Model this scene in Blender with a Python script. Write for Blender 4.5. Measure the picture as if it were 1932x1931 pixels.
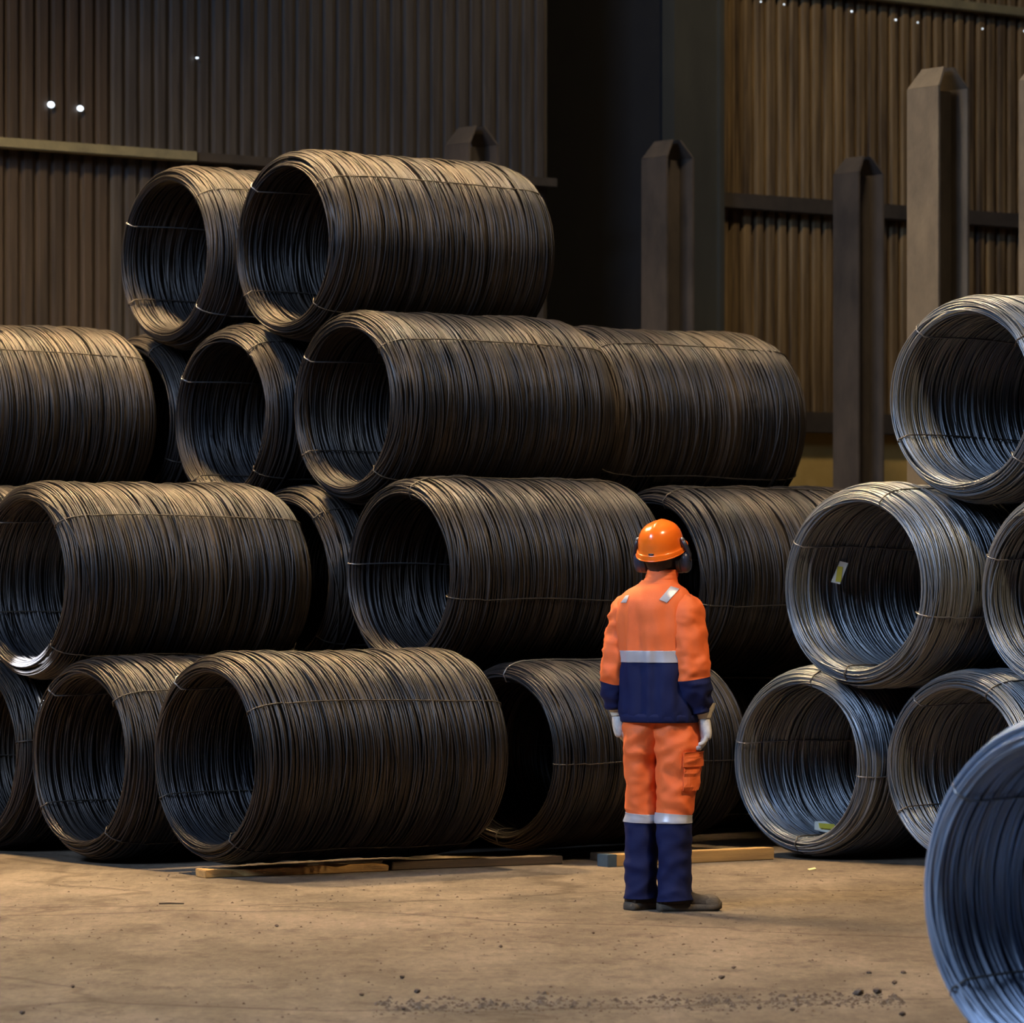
import bpy, bmesh, math, random
import numpy as np
from mathutils import Vector, noise
random.seed(7)
RNG = np.random.default_rng(11)
R = math.radians
S = bpy.context.scene
C = S.collection
for o in list(bpy.data.objects): bpy.data.objects.remove(o)

# ------------------------------------------------------------------ camera
CAM_H, F, HOR = 1.6, 7800.0, 1078.0          # eye height (m), focal length and horizon row (photo px)
cd = bpy.data.cameras.new('camera'); cam = bpy.data.objects.new('camera', cd); C.objects.link(cam)
cam.location = (0, 0, CAM_H); cam.rotation_euler = (R(90), 0, 0)
cd.sensor_fit = 'HORIZONTAL'; cd.sensor_width = 36; cd.lens = F/1932*36
cd.shift_y = (HOR-965.5)/1932
cd.clip_end = 300
cd.dof.use_dof = True; cd.dof.focus_distance = 20.0; cd.dof.aperture_fstop = 5.0
S.camera = cam
S.view_settings.view_transform = 'Standard'; S.view_settings.look = 'None'
S.view_settings.gamma = 1; S.view_settings.exposure = 0.0; S.view_settings.use_curve_mapping = False

# ------------------------------------------------------------------ world and lights
W = bpy.data.worlds.new('world'); S.world = W; W.use_nodes = True
W.node_tree.nodes['Background'].inputs['Color'].default_value = (.55, .62, 1, 1)
W.node_tree.nodes['Background'].inputs['Strength'].default_value = .012

def light(name, kind, loc, target, power, color, size=1, size_y=None, spot=60, blend=.6):
    l = bpy.data.lights.new(name, kind); l.energy = power; l.color = color
    if kind == 'AREA':
        l.size = size
        if size_y: l.shape = 'RECTANGLE'; l.size_y = size_y
    else:
        l.shadow_soft_size = size
    if kind == 'SPOT': l.spot_size = R(spot); l.spot_blend = blend
    o = bpy.data.objects.new(name, l); C.objects.link(o); o.location = loc
    o.rotation_euler = (Vector(target)-Vector(loc)).to_track_quat('-Z', 'Y').to_euler()
    return o
COOL, WARM = (.48, .67, 1.0), (1.0, .76, .46)
# daylight through the hall's high side windows, far to the left of the picture
light('window_daylight', 'AREA', (-12.0, 8.0, 12.0), (0.5, 18, 1.5), 4000, COOL, 9, 4)
# sodium high-bay lamps under the roof, their reflectors throw the light downwards
def bay(loc, target, power, spread=115, col=WARM):
    o = light('high_bay_lamp', 'AREA', loc, target, power, col, .8); o.data.spread = R(spread); return o
bay((-4.6, 25.0, 9.0), (-4.4, 25.0, 0), 1450, 135, (1, .70, .34))
bay((-0.6, 23.6, 10.5), (-0.6, 23.5, 0), 620)
bay((4.2, 15.0, 10.5), (2.4, 18.0, 0), 420)
bay((1.8, 28.2, 11.0), (4.6, 33.0, 4.5), 280, 120)
# added narrow spot, no known opening behind it, whitening the lip of one coil
light('added_lip_spot', 'SPOT', (-9.2, 16.5, 8.6), (-2.62, 23.1, 1.10), 520000, (.85, .93, 1), .03, spot=1.9, blend=.35)

# ------------------------------------------------------------------ helpers
def px(x, y, Y):                       # photo pixel + depth -> world point
    return Vector(((x-966)/F*Y, Y, CAM_H+(HOR-y)/F*Y))
def gp(x, y):                          # photo pixel on the floor
    Y = CAM_H*F/(y-HOR); return Vector(((x-966)/F*Y, Y, 0))
def tag(o, label=None, cat=None, group=None, kind=None):
    if label: o['label'] = label
    if cat: o['category'] = cat
    if group: o['group'] = group
    if kind: o['kind'] = kind
    return o
def empty(name, loc=(0,0,0), rz=0, parent=None):
    o = bpy.data.objects.new(name, None); C.objects.link(o)
    o.location = loc; o.rotation_euler = (0, 0, rz); o.empty_display_size = .1
    if parent: o.parent = parent
    return o
def link(name, me, mat=None, parent=None, loc=None, rot=None):
    o = bpy.data.objects.new(name, me); C.objects.link(o)
    if mat is not None:
        if not me.materials: me.materials.append(mat)
        elif me.materials[0] is not mat:
            o.material_slots[0].link = 'OBJECT'; o.material_slots[0].material = mat
    if parent: o.parent = parent
    if loc is not None: o.location = loc
    if rot is not None: o.rotation_euler = rot
    return o
def mesh_np(name, V, Q, smooth=True):
    V = np.asarray(V, np.float32); Q = np.asarray(Q, np.int32)
    k = Q.shape[1]; me = bpy.data.meshes.new(name)
    me.vertices.add(len(V)); me.vertices.foreach_set('co', V.ravel())
    me.loops.add(Q.size); me.loops.foreach_set('vertex_index', Q.ravel())
    me.polygons.add(len(Q)); me.polygons.foreach_set('loop_start', np.arange(0, Q.size, k, dtype=np.int32))
    me.polygons.foreach_set('loop_total', np.full(len(Q), k, np.int32))
    me.update(calc_edges=True)
    me.polygons.foreach_set('use_smooth', np.full(len(Q), smooth))
    me.validate(); return me
class MB:                                # collects verts and faces, builds one mesh
    def __init__(s): s.v = []; s.f = []; s.m = []
    def add(s, vs, fs, m=0):
        n = len(s.v); s.v += [tuple(p) for p in vs]; s.f += [tuple(i+n for i in f) for f in fs]; s.m += [m]*len(fs)
    def box(s, c, d, rot=0, bev=0, m=0):
        x, y, z = d[0]/2, d[1]/2, d[2]/2
        cs, sn = math.cos(rot), math.sin(rot)
        vs = []
        for sz in (-1, 1):
            for sx, sy in ((-1,-1),(1,-1),(1,1),(-1,1)):
                X, Y = sx*x, sy*y; vs.append((c[0]+X*cs-Y*sn, c[1]+X*sn+Y*cs, c[2]+sz*z))
        s.add(vs, [(3,2,1,0),(4,5,6,7),(0,1,5,4),(1,2,6,5),(2,3,7,6),(3,0,4,7)], m)
    def hexa(s, p, m=0):                 # eight corners, bottom four then top four
        s.add(p, [(3,2,1,0),(4,5,6,7),(0,1,5,4),(1,2,6,5),(2,3,7,6),(3,0,4,7)], m)
    def loft(s, rings, cap=(True, True), m=0, mats=None):
        n = len(rings[0]); base = len(s.v)
        for r in rings: s.v += [tuple(p) for p in r]
        for i in range(len(rings)-1):
            for j in range(n):
                a, b = base+i*n+j, base+i*n+(j+1) % n
                s.f.append((a, b, b+n, a+n)); s.m.append(mats[i] if mats else m)
        if cap[0]: s.f.append(tuple(base+j for j in reversed(range(n)))); s.m.append(mats[0] if mats else m)
        if cap[1]: s.f.append(tuple(base+(len(rings)-1)*n+j for j in range(n))); s.m.append(mats[-1] if mats else m)
    def mesh(s, name, smooth=False):
        me = bpy.data.meshes.new(name); me.from_pydata(s.v, [], s.f); me.update()
        me.polygons.foreach_set('use_smooth', [smooth]*len(me.polygons))
        return me
    def build(s, name, mats, parent=None, smooth=False, bevel=0, loc=None, rot=None, recalc=False):
        me = s.mesh(name, smooth)
        if not isinstance(mats, (list, tuple)): mats = [mats]
        for m in mats: me.materials.append(m)
        me.polygons.foreach_set('material_index', s.m)
        if recalc:
            b = bmesh.new(); b.from_mesh(me); bmesh.ops.recalc_face_normals(b, faces=b.faces); b.to_mesh(me); b.free()
        o = link(name, me, None, parent, loc, rot)
        if bevel:
            bm = bmesh.new(); bm.from_mesh(me)
            bmesh.ops.bevel(bm, geom=list(bm.edges), offset=bevel, segments=2, affect='EDGES', clamp_overlap=True)
            bm.to_mesh(me); bm.free()
        return o
def tube(pts, rad, n=6, closed=False):
    """rings of a tube along pts; rad is a number or a list"""
    P = [Vector(p) for p in pts]; rings = []
    up = None
    for i, p in enumerate(P):
        a = P[i-1] if i or closed else p; b = P[(i+1) % len(P)] if i < len(P)-1 or closed else p
        t = (b-a).normalized()
        if up is None: up = t.orthogonal().normalized()
        up = (up-t*up.dot(t)).normalized(); w = t.cross(up)
        r = rad[i] if isinstance(rad, (list, tuple)) else rad
        rings.append([p+(up*math.cos(k*2*math.pi/n)+w*math.sin(k*2*math.pi/n))*r for k in range(n)])
    return rings

# ------------------------------------------------------------------ materials
def M(name, base, rough=.6, metal=0, var=None, scale=5, bump=0, bscale=60, stretch=(1,1,1), spec=.5, coat=0, rnd=0, det=6):
    m = bpy.data.materials.new(name); m.use_nodes = True
    nt = m.node_tree; b = nt.nodes['Principled BSDF']; N = nt.nodes.new; Lk = nt.links.new
    b.inputs['Base Color'].default_value = (*base, 1); b.inputs['Roughness'].default_value = rough
    b.inputs['Metallic'].default_value = metal; b.inputs['Specular IOR Level'].default_value = spec
    b.inputs['Coat Weight'].default_value = coat
    tc = N('ShaderNodeTexCoord'); mp = N('ShaderNodeMapping'); mp.inputs['Scale'].default_value = stretch
    Lk(tc.outputs['Object'], mp.inputs['Vector'])
    if rnd:
        oi = N('ShaderNodeObjectInfo'); ad = N('ShaderNodeVectorMath'); ad.operation = 'ADD'
        mu = N('ShaderNodeMath'); mu.operation = 'MULTIPLY'; mu.inputs[1].default_value = 37
        Lk(oi.outputs['Random'], mu.inputs[0]); Lk(mu.outputs[0], ad.inputs[1]); Lk(mp.outputs[0], ad.inputs[0]); vec = ad.outputs[0]
    else: vec = mp.outputs[0]
    m['vec'] = 0
    if var:
        nz = N('ShaderNodeTexNoise'); nz.inputs['Scale'].default_value = scale; nz.inputs['Detail'].default_value = det; nz.inputs['Roughness'].default_value = .65
        Lk(vec, nz.inputs['Vector'])
        cr = N('ShaderNodeValToRGB'); e = cr.color_ramp.elements
        e[0].position = .32; e[0].color = (*base, 1); e[1].position = .68; e[1].color = (*var, 1)
        Lk(nz.outputs['Fac'], cr.inputs['Fac']); Lk(cr.outputs['Color'], b.inputs['Base Color'])
    if bump:
        n2 = N('ShaderNodeTexNoise'); n2.inputs['Scale'].default_value = bscale; n2.inputs['Detail'].default_value = 4
        Lk(vec, n2.inputs['Vector'])
        bp = N('ShaderNodeBump'); bp.inputs['Strength'].default_value = bump; bp.inputs['Distance'].default_value = .01
        Lk(n2.outputs['Fac'], bp.inputs['Height']); Lk(bp.outputs['Normal'], b.inputs['Normal'])
    return m
mt = {}
# dark, slightly rusted mill scale on the left stack; fresher blue-grey rod on the right stack
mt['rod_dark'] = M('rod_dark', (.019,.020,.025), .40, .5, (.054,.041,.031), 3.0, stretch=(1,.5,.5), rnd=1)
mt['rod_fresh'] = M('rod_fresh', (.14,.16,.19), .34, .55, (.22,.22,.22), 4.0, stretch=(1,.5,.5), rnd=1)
def streaks(m, lo=.45, hi=1.35):
    # turn-by-turn differences in scale and dust: rings around the coil axis (local x)
    nt = m.node_tree; b = nt.nodes['Principled BSDF']; N = nt.nodes.new; Lk = nt.links.new
    tc = N('ShaderNodeTexCoord'); src = b.inputs['Base Color'].links[0].from_socket; fac = []
    for sx, sr in ((95, 1.6), (24, .9)):
        mp = N('ShaderNodeMapping'); mp.inputs['Scale'].default_value = (sx, sr, sr); Lk(tc.outputs['Object'], mp.inputs['Vector'])
        n = N('ShaderNodeTexNoise'); n.inputs['Scale'].default_value = 1; n.inputs['Detail'].default_value = 3; Lk(mp.outputs[0], n.inputs['Vector']); fac.append(n.outputs['Fac'])
    ad = N('ShaderNodeMath'); ad.operation = 'ADD'; Lk(fac[0], ad.inputs[0]); Lk(fac[1], ad.inputs[1])
    mr = N('ShaderNodeMapRange'); mr.inputs['From Min'].default_value = .72; mr.inputs['From Max'].default_value = 1.28; mr.inputs['To Min'].default_value = lo; mr.inputs['To Max'].default_value = hi
    Lk(ad.outputs[0], mr.inputs['Value'])
    x = N('ShaderNodeMix'); x.data_type = 'RGBA'; x.blend_type = 'MULTIPLY'; x.inputs['Factor'].default_value = 1
    Lk(src, x.inputs[6]); Lk(mr.outputs[0], x.inputs[7]); Lk(x.outputs[2], b.inputs['Base Color'])
mt['rod_daylit'] = M('rod_daylit', (.33,.40,.52), .36, .5, (.44,.49,.58), 4.0, stretch=(1,.5,.5), rnd=1); streaks(mt['rod_daylit'], .7, 1.2)  # paler, bluer rod for the nearest coil: daylight on it painted into the colour
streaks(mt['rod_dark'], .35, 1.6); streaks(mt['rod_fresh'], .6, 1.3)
mt['tie'] = M('tie', (.05,.045,.04), .5, .5, (.10,.08,.06), 8)
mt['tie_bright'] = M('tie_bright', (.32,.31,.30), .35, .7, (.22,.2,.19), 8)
mt['tag'] = M('tag', (.75,.62,.06), .5, 0, (.62,.52,.08), 20)
mt['tag_white'] = M('tag_white', (.75,.72,.62), .55)
mt['clad'] = M('clad', (.028,.025,.026), .55, .2, (.066,.058,.053), 2.2, .25, 9, stretch=(7,7,.35), rnd=1)
mt['clad_brown'] = M('clad_brown', (.022,.017,.015), .6, .2, (.060,.043,.032), 2.2, .25, 9, stretch=(7,7,.35), rnd=1)
mt['clad_rust'] = M('clad_rust', (.024,.016,.012), .6, .15, (.21,.145,.072), 2.0, .25, 9, stretch=(6,6,.30), rnd=1)
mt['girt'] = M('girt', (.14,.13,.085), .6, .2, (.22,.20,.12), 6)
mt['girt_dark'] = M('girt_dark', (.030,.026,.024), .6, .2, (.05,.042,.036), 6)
mt['plinth'] = M('plinth', (.30,.21,.06), .8, 0, (.38,.27,.09), 4, .2, 30)
mt['column'] = M('column', (.022,.023,.020), .65, .1, (.034,.035,.029), 3, .1, 20, stretch=(1,1,.3))
mt['dark_door'] = M('dark_door', (.006,.006,.008), .7, .1, (.009,.009,.010), 4)
mt['post'] = M('post', (.060,.051,.043), .6, .2, (.12,.100,.078), 3.5, .25, 40, stretch=(1,1,.5), rnd=1)
mt['post_shaded'] = M('post_shaded', (.030,.026,.025), .6, .2, (.066,.054,.046), 3.5, .25, 40, stretch=(1,1,.5), rnd=1)  # darker copy of post: shade on the far posts painted into the colour
mt['wood'] = M('wood', (.55,.32,.10), .75, 0, (.34,.19,.065), 3, .3, 40, stretch=(.6,8,8))
mt['wood_end'] = M('wood_end', (.45,.38,.28), .8, 0, (.3,.24,.17), 30)
mt['wood_dark'] = M('wood_dark', (.050,.032,.018), .8, 0, (.095,.058,.029), 4, .3, 40, stretch=(.6,8,8))
mt['paint_blue'] = M('paint_blue', (.035,.06,.085), .6, 0, (.05,.08,.10), 12)
mt['orange'] = M('orange', (.86,.155,.030), .72, 0, (.80,.135,.026), 6, .12, 260)
mt['navy'] = M('navy', (.009,.012,.050), .75, 0, (.013,.017,.062), 6, .12, 260, spec=.12)
mt['reflective'] = M('reflective', (.50,.49,.52), .38, .25, (.44,.43,.46), 14, .05, 200)
mt['helmet'] = M('helmet', (.95,.17,.012), .22, 0, (.90,.15,.010), 5, 0, coat=.4)
mt['black_plastic'] = M('black_plastic', (.016,.016,.022), .35, 0, (.024,.024,.03), 10)
mt['muff'] = M('muff', (.020,.024,.045), .3, 0, (.03,.034,.055), 8)
mt['glove'] = M('glove', (.62,.58,.53), .8, 0, (.36,.33,.30), 22, .2, 150)
mt['glove_cuff'] = M('glove_cuff', (.66,.60,.46), .8, 0, (.52,.47,.38), 22, .2, 150)
mt['skin'] = M('skin', (.50,.27,.18), .55, 0, (.45,.23,.15), 20)
mt['hair'] = M('hair', (.018,.013,.011), .6, 0, (.03,.02,.016), 40, .4, 200)
mt['eye'] = M('eye', (.75,.74,.72), .2)
mt['boot'] = M('boot', (.030,.021,.015), .7, 0, (.055,.041,.029), 30, .3, 60, spec=.2)
mt['sole'] = M('sole', (.105,.082,.058), .85, 0, (.065,.052,.038), 30, .3, 60, spec=.2)
mt['grit'] = M('grit', (.070,.048,.030), .95, 0, (.20,.155,.11), 40, spec=.1)
mt['stone'] = M('stone', (.085,.062,.044), .9, 0, (.15,.115,.085), 60, rnd=1, spec=.2)
mt['pale_scrap'] = M('pale_scrap', (.72,.60,.28), .7)
mt['hole'] = bpy.data.materials.new('hole'); mt['hole'].use_nodes = True
_b = mt['hole'].node_tree.nodes['Principled BSDF']; _b.inputs['Emission Color'].default_value = (.75,.88,1,1); _b.inputs['Emission Strength'].default_value = 2.2

def floor_material():
    m = bpy.data.materials.new('dusty_concrete'); m.use_nodes = True
    nt = m.node_tree; b = nt.nodes['Principled BSDF']; N = nt.nodes.new; Lk = nt.links.new
    b.inputs['Roughness'].default_value = .78; b.inputs['Specular IOR Level'].default_value = .3
    tc = N('ShaderNodeTexCoord')
    def nz(scale, stretch, det=6, rough=.6):
        mp = N('ShaderNodeMapping'); mp.inputs['Scale'].default_value = stretch; mp.inputs['Rotation'].default_value = (0,0,R(-4))
        Lk(tc.outputs['Object'], mp.inputs['Vector'])
        n = N('ShaderNodeTexNoise'); n.inputs['Scale'].default_value = scale; n.inputs['Detail'].default_value = det; n.inputs['Roughness'].default_value = rough
        Lk(mp.outputs[0], n.inputs['Vector']); return n.outputs['Fac']
    def ramp(f, p0, c0, p1, c1):
        r = N('ShaderNodeValToRGB'); e = r.color_ramp.elements
        e[0].position = p0; e[0].color = (*c0, 1); e[1].position = p1; e[1].color = (*c1, 1); Lk(f, r.inputs['Fac']); return r.outputs['Color']
    def mix(kind, f, a, c):
        x = N('ShaderNodeMix'); x.data_type = 'RGBA'; x.blend_type = kind
        if isinstance(f, float): x.inputs['Factor'].default_value = f
        else: Lk(f, x.inputs['Factor'])
        Lk(a, x.inputs[6]); Lk(c, x.inputs[7]); return x.outputs[2]
    big = ramp(nz(.45, (1,.75,1), 6), .34, (.118,.090,.064), .66, (.185,.148,.112))
    streak = ramp(nz(1.5, (1,.55,1), 8, .7), .34, (.56,.53,.50), .62, (1.20,1.17,1.14))
    fine = ramp(nz(22, (1,.30,1), 8, .85), .32, (.52,.48,.44), .66, (1.25,1.25,1.25))
    dark = ramp(nz(4, (1,.6,1), 7, .75), .36, (.45,.40,.35), .47, (1,1,1))
    col = mix('MULTIPLY', 1.0, big, streak); col = mix('MULTIPLY', .8, col, fine); col = mix('MULTIPLY', .8, col, dark)
    # long wandering cracks
    mp = N('ShaderNodeMapping'); mp.inputs['Rotation'].default_value = (0,0,R(-7)); mp.inputs['Scale'].default_value = (.22,.34,1)
    Lk(tc.outputs['Object'], mp.inputs['Vector'])
    dn = N('ShaderNodeTexNoise'); dn.inputs['Scale'].default_value = 3.5; dn.inputs['Detail'].default_value = 6; Lk(mp.outputs[0], dn.inputs['Vector'])
    av = N('ShaderNodeMix'); av.data_type = 'RGBA'; av.blend_type = 'LINEAR_LIGHT'; av.inputs['Factor'].default_value = .12
    Lk(mp.outputs[0], av.inputs[6]); Lk(dn.outputs['Color'], av.inputs[7])
    vo = N('ShaderNodeTexVoronoi'); vo.feature = 'DISTANCE_TO_EDGE'; vo.inputs['Scale'].default_value = 1.0; Lk(av.outputs[2], vo.inputs['Vector'])
    crack = ramp(vo.outputs['Distance'], .002, (.45,.40,.35), .010, (1,1,1))
    col = mix('MULTIPLY', .75, col, crack)
    Lk(col, b.inputs['Base Color'])
    bp = N('ShaderNodeBump'); bp.inputs['Strength'].default_value = .5; bp.inputs['Distance'].default_value = .02
    hs = N('ShaderNodeMath'); hs.operation = 'ADD'; Lk(nz(4, (1,.7,1), 9, .75), hs.inputs[0]); Lk(crack, hs.inputs[1])
    Lk(hs.outputs[0], bp.inputs['Height']); Lk(bp.outputs['Normal'], b.inputs['Normal'])
    return m
mt['floor'] = floor_material()

# ------------------------------------------------------------------ the setting
TH = R(37.5)                                    # the stacks, the wall and the post rows run along this direction
AX = Vector((math.cos(TH), math.sin(TH), 0)); PV = Vector((math.sin(TH), -math.cos(TH), 0))
P0 = gp(150, 1630)                              # floor point under the open end of the first bottom coil

b = MB(); b.box((0, 22, -.05), (70, 70, .1)); tag(b.build('floor', mt['floor']), kind='structure')

WALL_O = P0 + PV*-7.5                           # wall line
def wall_t(x):                                  # position along the wall of a photo column
    k = (x-966)/F; return (k*WALL_O.y-WALL_O.x)/(AX.x-k*AX.y)
def wall_z(x, y):
    p = WALL_O+AX*wall_t(x); return CAM_H+(HOR-y)/F*p.y
T_OPEN0, T_OPEN1 = wall_t(1031), wall_t(1256)
Z_PL, Z_G1, Z_G2, Z_TOP = wall_z(1560, 797), wall_z(1344, 372), wall_z(1640, 0), 10.5
wall = MB()                                     # wall frame in local coordinates: x along, y = outwards (towards the hall is -y)
for t0, t1 in ((-12, T_OPEN0), (T_OPEN1, 26)):
    wall.box(((t0+t1)/2, .18, Z_PL/2), (t1-t0, .30, Z_PL))
wo = wall.build('wall_back', mt['plinth'], loc=WALL_O, rot=(0, 0, TH)); tag(wo, kind='structure')
PITCH, NW = .131, 7
def sheet_mesh(name, h, amp=.058):
    prof = []
    for k in range(NW):
        for f, d in ((0,0),(.10,0),(.17,1),(.24,1.05),(.66,1.05),(.73,1),(.80,0),(.90,0)):
            prof.append(((k+f)*PITCH, -d*amp))
    prof.append((NW*PITCH, 0)); prof.append((NW*PITCH+.02, -.002))
    n = len(prof); rows = 2
    V = [(x, y, h*r/(rows-1)) for r in range(rows) for x, y in prof]
    V += [(x, y+.004, h*r/(rows-1)) for r in range(rows) for x, y in prof]
    Q = [(i, i+1, n+i+1, n+i) for i in range(n-1)] + [(2*n+i+1, 2*n+i, 3*n+i, 3*n+i+1) for i in range(n-1)]
    return mesh_np(name, V, Q, False)
sm_lo, sm_hi = sheet_mesh('cladding_low', Z_G1-Z_PL+.04), sheet_mesh('cladding_high', Z_TOP-Z_G1+.04)
sl_lo, sl_hi = sheet_mesh('cladding_low_flat', Z_G1-Z_PL+.04, .034), sheet_mesh('cladding_high_flat', Z_TOP-Z_G1+.04, .034)
w = PITCH*NW
T_LAP = wall_t(205)
def sheets(ts, mat, lo=None, hi=None):
    for i, t in enumerate(ts):
        dy = -.006*(i % 2)
        for me, z in ((lo or sl_lo, Z_PL-.02), (hi or sl_hi, Z_G1+.01)):
            link('cladding_sheet', me, mat, wo, (t, dy-(.004 if z > Z_PL else 0), z))
k0 = int((T_OPEN0-T_LAP)/w)
rest = T_OPEN0-T_LAP-w*(k0+1)
sheets([T_LAP+w*k for k in range(k0)] + [T_OPEN0-w-.02], mt['clad'])
sheets([T_LAP-w*k+.0 for k in range(1, 13)], mt['clad_brown'])
sheets([T_OPEN1+.02+w*k for k in range(18)], mt['clad_rust'], sm_lo, sm_hi)
def wall_box(name, t0, t1, y0, y1, z0, z1, mat, parent=wo):
    q = MB(); q.box(((t0+t1)/2, (y0+y1)/2, (z0+z1)/2), (abs(t1-t0), abs(y1-y0), z1-z0)); return q.build(name, mat, parent, bevel=.006)
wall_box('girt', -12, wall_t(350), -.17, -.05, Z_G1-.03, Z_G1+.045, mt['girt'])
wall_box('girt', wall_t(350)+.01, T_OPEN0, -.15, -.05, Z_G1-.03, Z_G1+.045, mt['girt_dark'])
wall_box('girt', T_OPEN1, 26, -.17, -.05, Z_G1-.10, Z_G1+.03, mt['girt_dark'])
wall_box('girt', T_OPEN1, 26, -.17, -.05, Z_G2-.02, Z_G2+.06, mt['girt'])
wall_box('girt', T_OPEN1, 26, -.12, -.05, Z_PL-.10, Z_PL+.08, mt['girt_dark'])
# dark sliding door set back in the opening, made of wide horizontal panels
dr = MB(); dr.box(((T_OPEN0+T_OPEN1)/2, 2.70, Z_TOP/2), (T_OPEN1-T_OPEN0+4.4, .06, Z_TOP))
do = tag(dr.build('door_1', mt['dark_door'], loc=WALL_O, rot=(0, 0, TH)), kind='structure')
zt = 0
while zt < Z_TOP:
    wall_box('door_panel', T_OPEN0-2.1, T_OPEN1+2.1, 2.62, 2.68, zt+.012, min(zt+.82, Z_TOP), mt['dark_door'], do); zt += .83
for t, sg in ((T_OPEN0, -1), (T_OPEN1, 1)):
    wall_box('door_jamb', t+(.0 if sg < 0 else .0), t+sg*.08, .02, 2.6, 0, Z_TOP, mt['dark_door'], do)
# building column at the edge of the opening
cl = MB(); t0, t1 = wall_t(1250)-.06, wall_t(1340)-.10
cl.box(((t0+t1)/2, -.15, Z_TOP/2), (t1-t0, .16, Z_TOP))
co = tag(cl.build('wall_column', mt['column'], loc=WALL_O, rot=(0, 0, TH)), 'grey-green full-height building column beside the dark door opening', 'column')
wall_box('edge_strip', t1-.02, t1+.035, -.27, -.22, 0, Z_TOP, mt['column'], co)
# daylight shining through bolt holes in the cladding
def hole(x, y, rx, rz):
    t = wall_t(x); z = wall_z(x, y)
    rings = [[(t+rx*s*math.cos(a), d, z+rz*s*math.sin(a)) for a in [k*math.pi/5 for k in range(10)]] for s, d in ((1.25,-.064),(1,-.074),(.6,-.074))]
    q = MB(); q.loft(rings, (False, True)); q.build('bolt_hole', mt['hole'], wo)
hole(88, 199, .026, .020); hole(143, 206, .024, .018); hole(363, 111, .010, .006)
for x, y in ((1425,5),(1469,10),(1597,23),(1680,39),(1721,44),(1843,56),(1923,60)): hole(x, y, .0065, .0055)

# ------------------------------------------------------------------ stanchions (wide-flange posts with tapered heads)
def stanchion(x, ytop, label, h=5.0, mat='post_shaded'):
    Y = (h-CAM_H)*F/(HOR-ytop); p = px(x, ytop, Y)
    r = empty('steel_stanchion', (p.x, Y, 0), TH); tag(r, label, 'post', 'stacking posts')
    bw, d, tf = .31, .29, .022
    # local x = along the wall; the flanges face -x and +x, the open channel faces -y
    for sg in (-1, 1):
        f = MB(); x0, x1 = sg*d/2, sg*(d/2-tf)
        f.box(((x0+x1)/2, 0, (h-.14)/2), (tf, bw, h-.14))
        z0, z1, o = h-.14, h, .095
        xa, xb = sg*d/2, sg*(d/2-tf); ya = bw/2; yb = bw/2-.045
        lo = [(xa,-ya,z0),(xb,-ya,z0),(xb,ya,z0),(xa,ya,z0)]; hi = [(xa-sg*o,-yb,z1),(xb-sg*o,-yb,z1),(xb-sg*o,yb,z1),(xa-sg*o,yb,z1)]
        f.hexa(lo+hi); f.build('flange', mt[mat], r, recalc=True, bevel=.003)
    q = MB(); q.box((0, .01, (h-.15)/2), (d-2*tf, .014, h-.15)); q.build('web', mt[mat], r)
    q = MB(); q.box((0, .0, .01), (.5, .5, .02)); q.build('base_plate', mt[mat], r)
    return r
stanchion(890, 240, 'dark steel stacking post whose tapered head shows just above the topmost coil')
stanchion(1260, 266, 'tall dark steel stacking post in front of the grey-green column')
stanchion(1620, 297, 'darkest steel stacking post, standing alone against the rusty brown cladding')
stanchion(1770, 129, 'tall pale brown steel stacking post rising behind the blue-grey coil stack', mat='post')
stanchion(1982, 112, 'steel stacking post close beside the tall pale brown one', mat='post')

# ------------------------------------------------------------------ wire rod coils
LREF, RREF, RIN = 1.62, .5725, .452
RW = RREF-.022                                  # mean radius of the outer turns
def profile():
    sh, dr_ = .20, RW-RIN-.022
    pts = []
    pts += [(x, RW) for x in np.linspace(sh, LREF-sh, 60)]
    a = np.linspace(0, math.pi/2, 30)[1:]
    pts += [(LREF-sh+sh*math.sin(t)**1.0, RW-dr_*(1-math.cos(t))) for t in a]
    a = np.linspace(0, math.pi, 12)[1:]
    pts += [(LREF-.022+.022*math.cos(t)*1.0, RIN+.022-.022*math.sin(t)) for t in a][:-5]
    pts += [(x, RIN) for x in np.linspace(LREF-.03, .03, 60)]
    a = np.linspace(math.pi/2, math.pi, 6)[1:]
    pts += [(.022+.022*math.cos(t), RIN+.022-.022*math.sin(t)) for t in a]
    a = np.linspace(math.pi/2, 0, 30)[1:-1]
    pts += [(sh-sh*math.sin(t), RW-dr_*(1-math.cos(t))) for t in a]
    P = np.array(pts); P = np.vstack([P, P[:1]])
    d = np.hypot(*np.diff(P, axis=0).T); s = np.concatenate([[0], np.cumsum(d)])
    u = np.linspace(0, s[-1], 900); X = np.interp(u, s, P[:,0]); Rr = np.interp(u, s, P[:,1])
    k = np.ones(9)/9
    def sm(v): w_ = np.concatenate([v[-9:-1], v, v[1:9]]); return np.convolve(w_, k, 'same')[8:-8]
    X, Rr = sm(X), sm(Rr)
    tx, tr = np.gradient(X), np.gradient(Rr); l = np.hypot(tx, tr)
    return u, X, Rr, -tr/l, tx/l, s[-1]          # outward normal (nx, nr)
PU, PX, PR, PNX, PNR, PLEN = profile()
def ev(t):
    t = np.mod(t, PLEN); return np.interp(t, PU, PX), np.interp(t, PU, PR), np.interp(t, PU, PNX), np.interp(t, PU, PNR)
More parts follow.
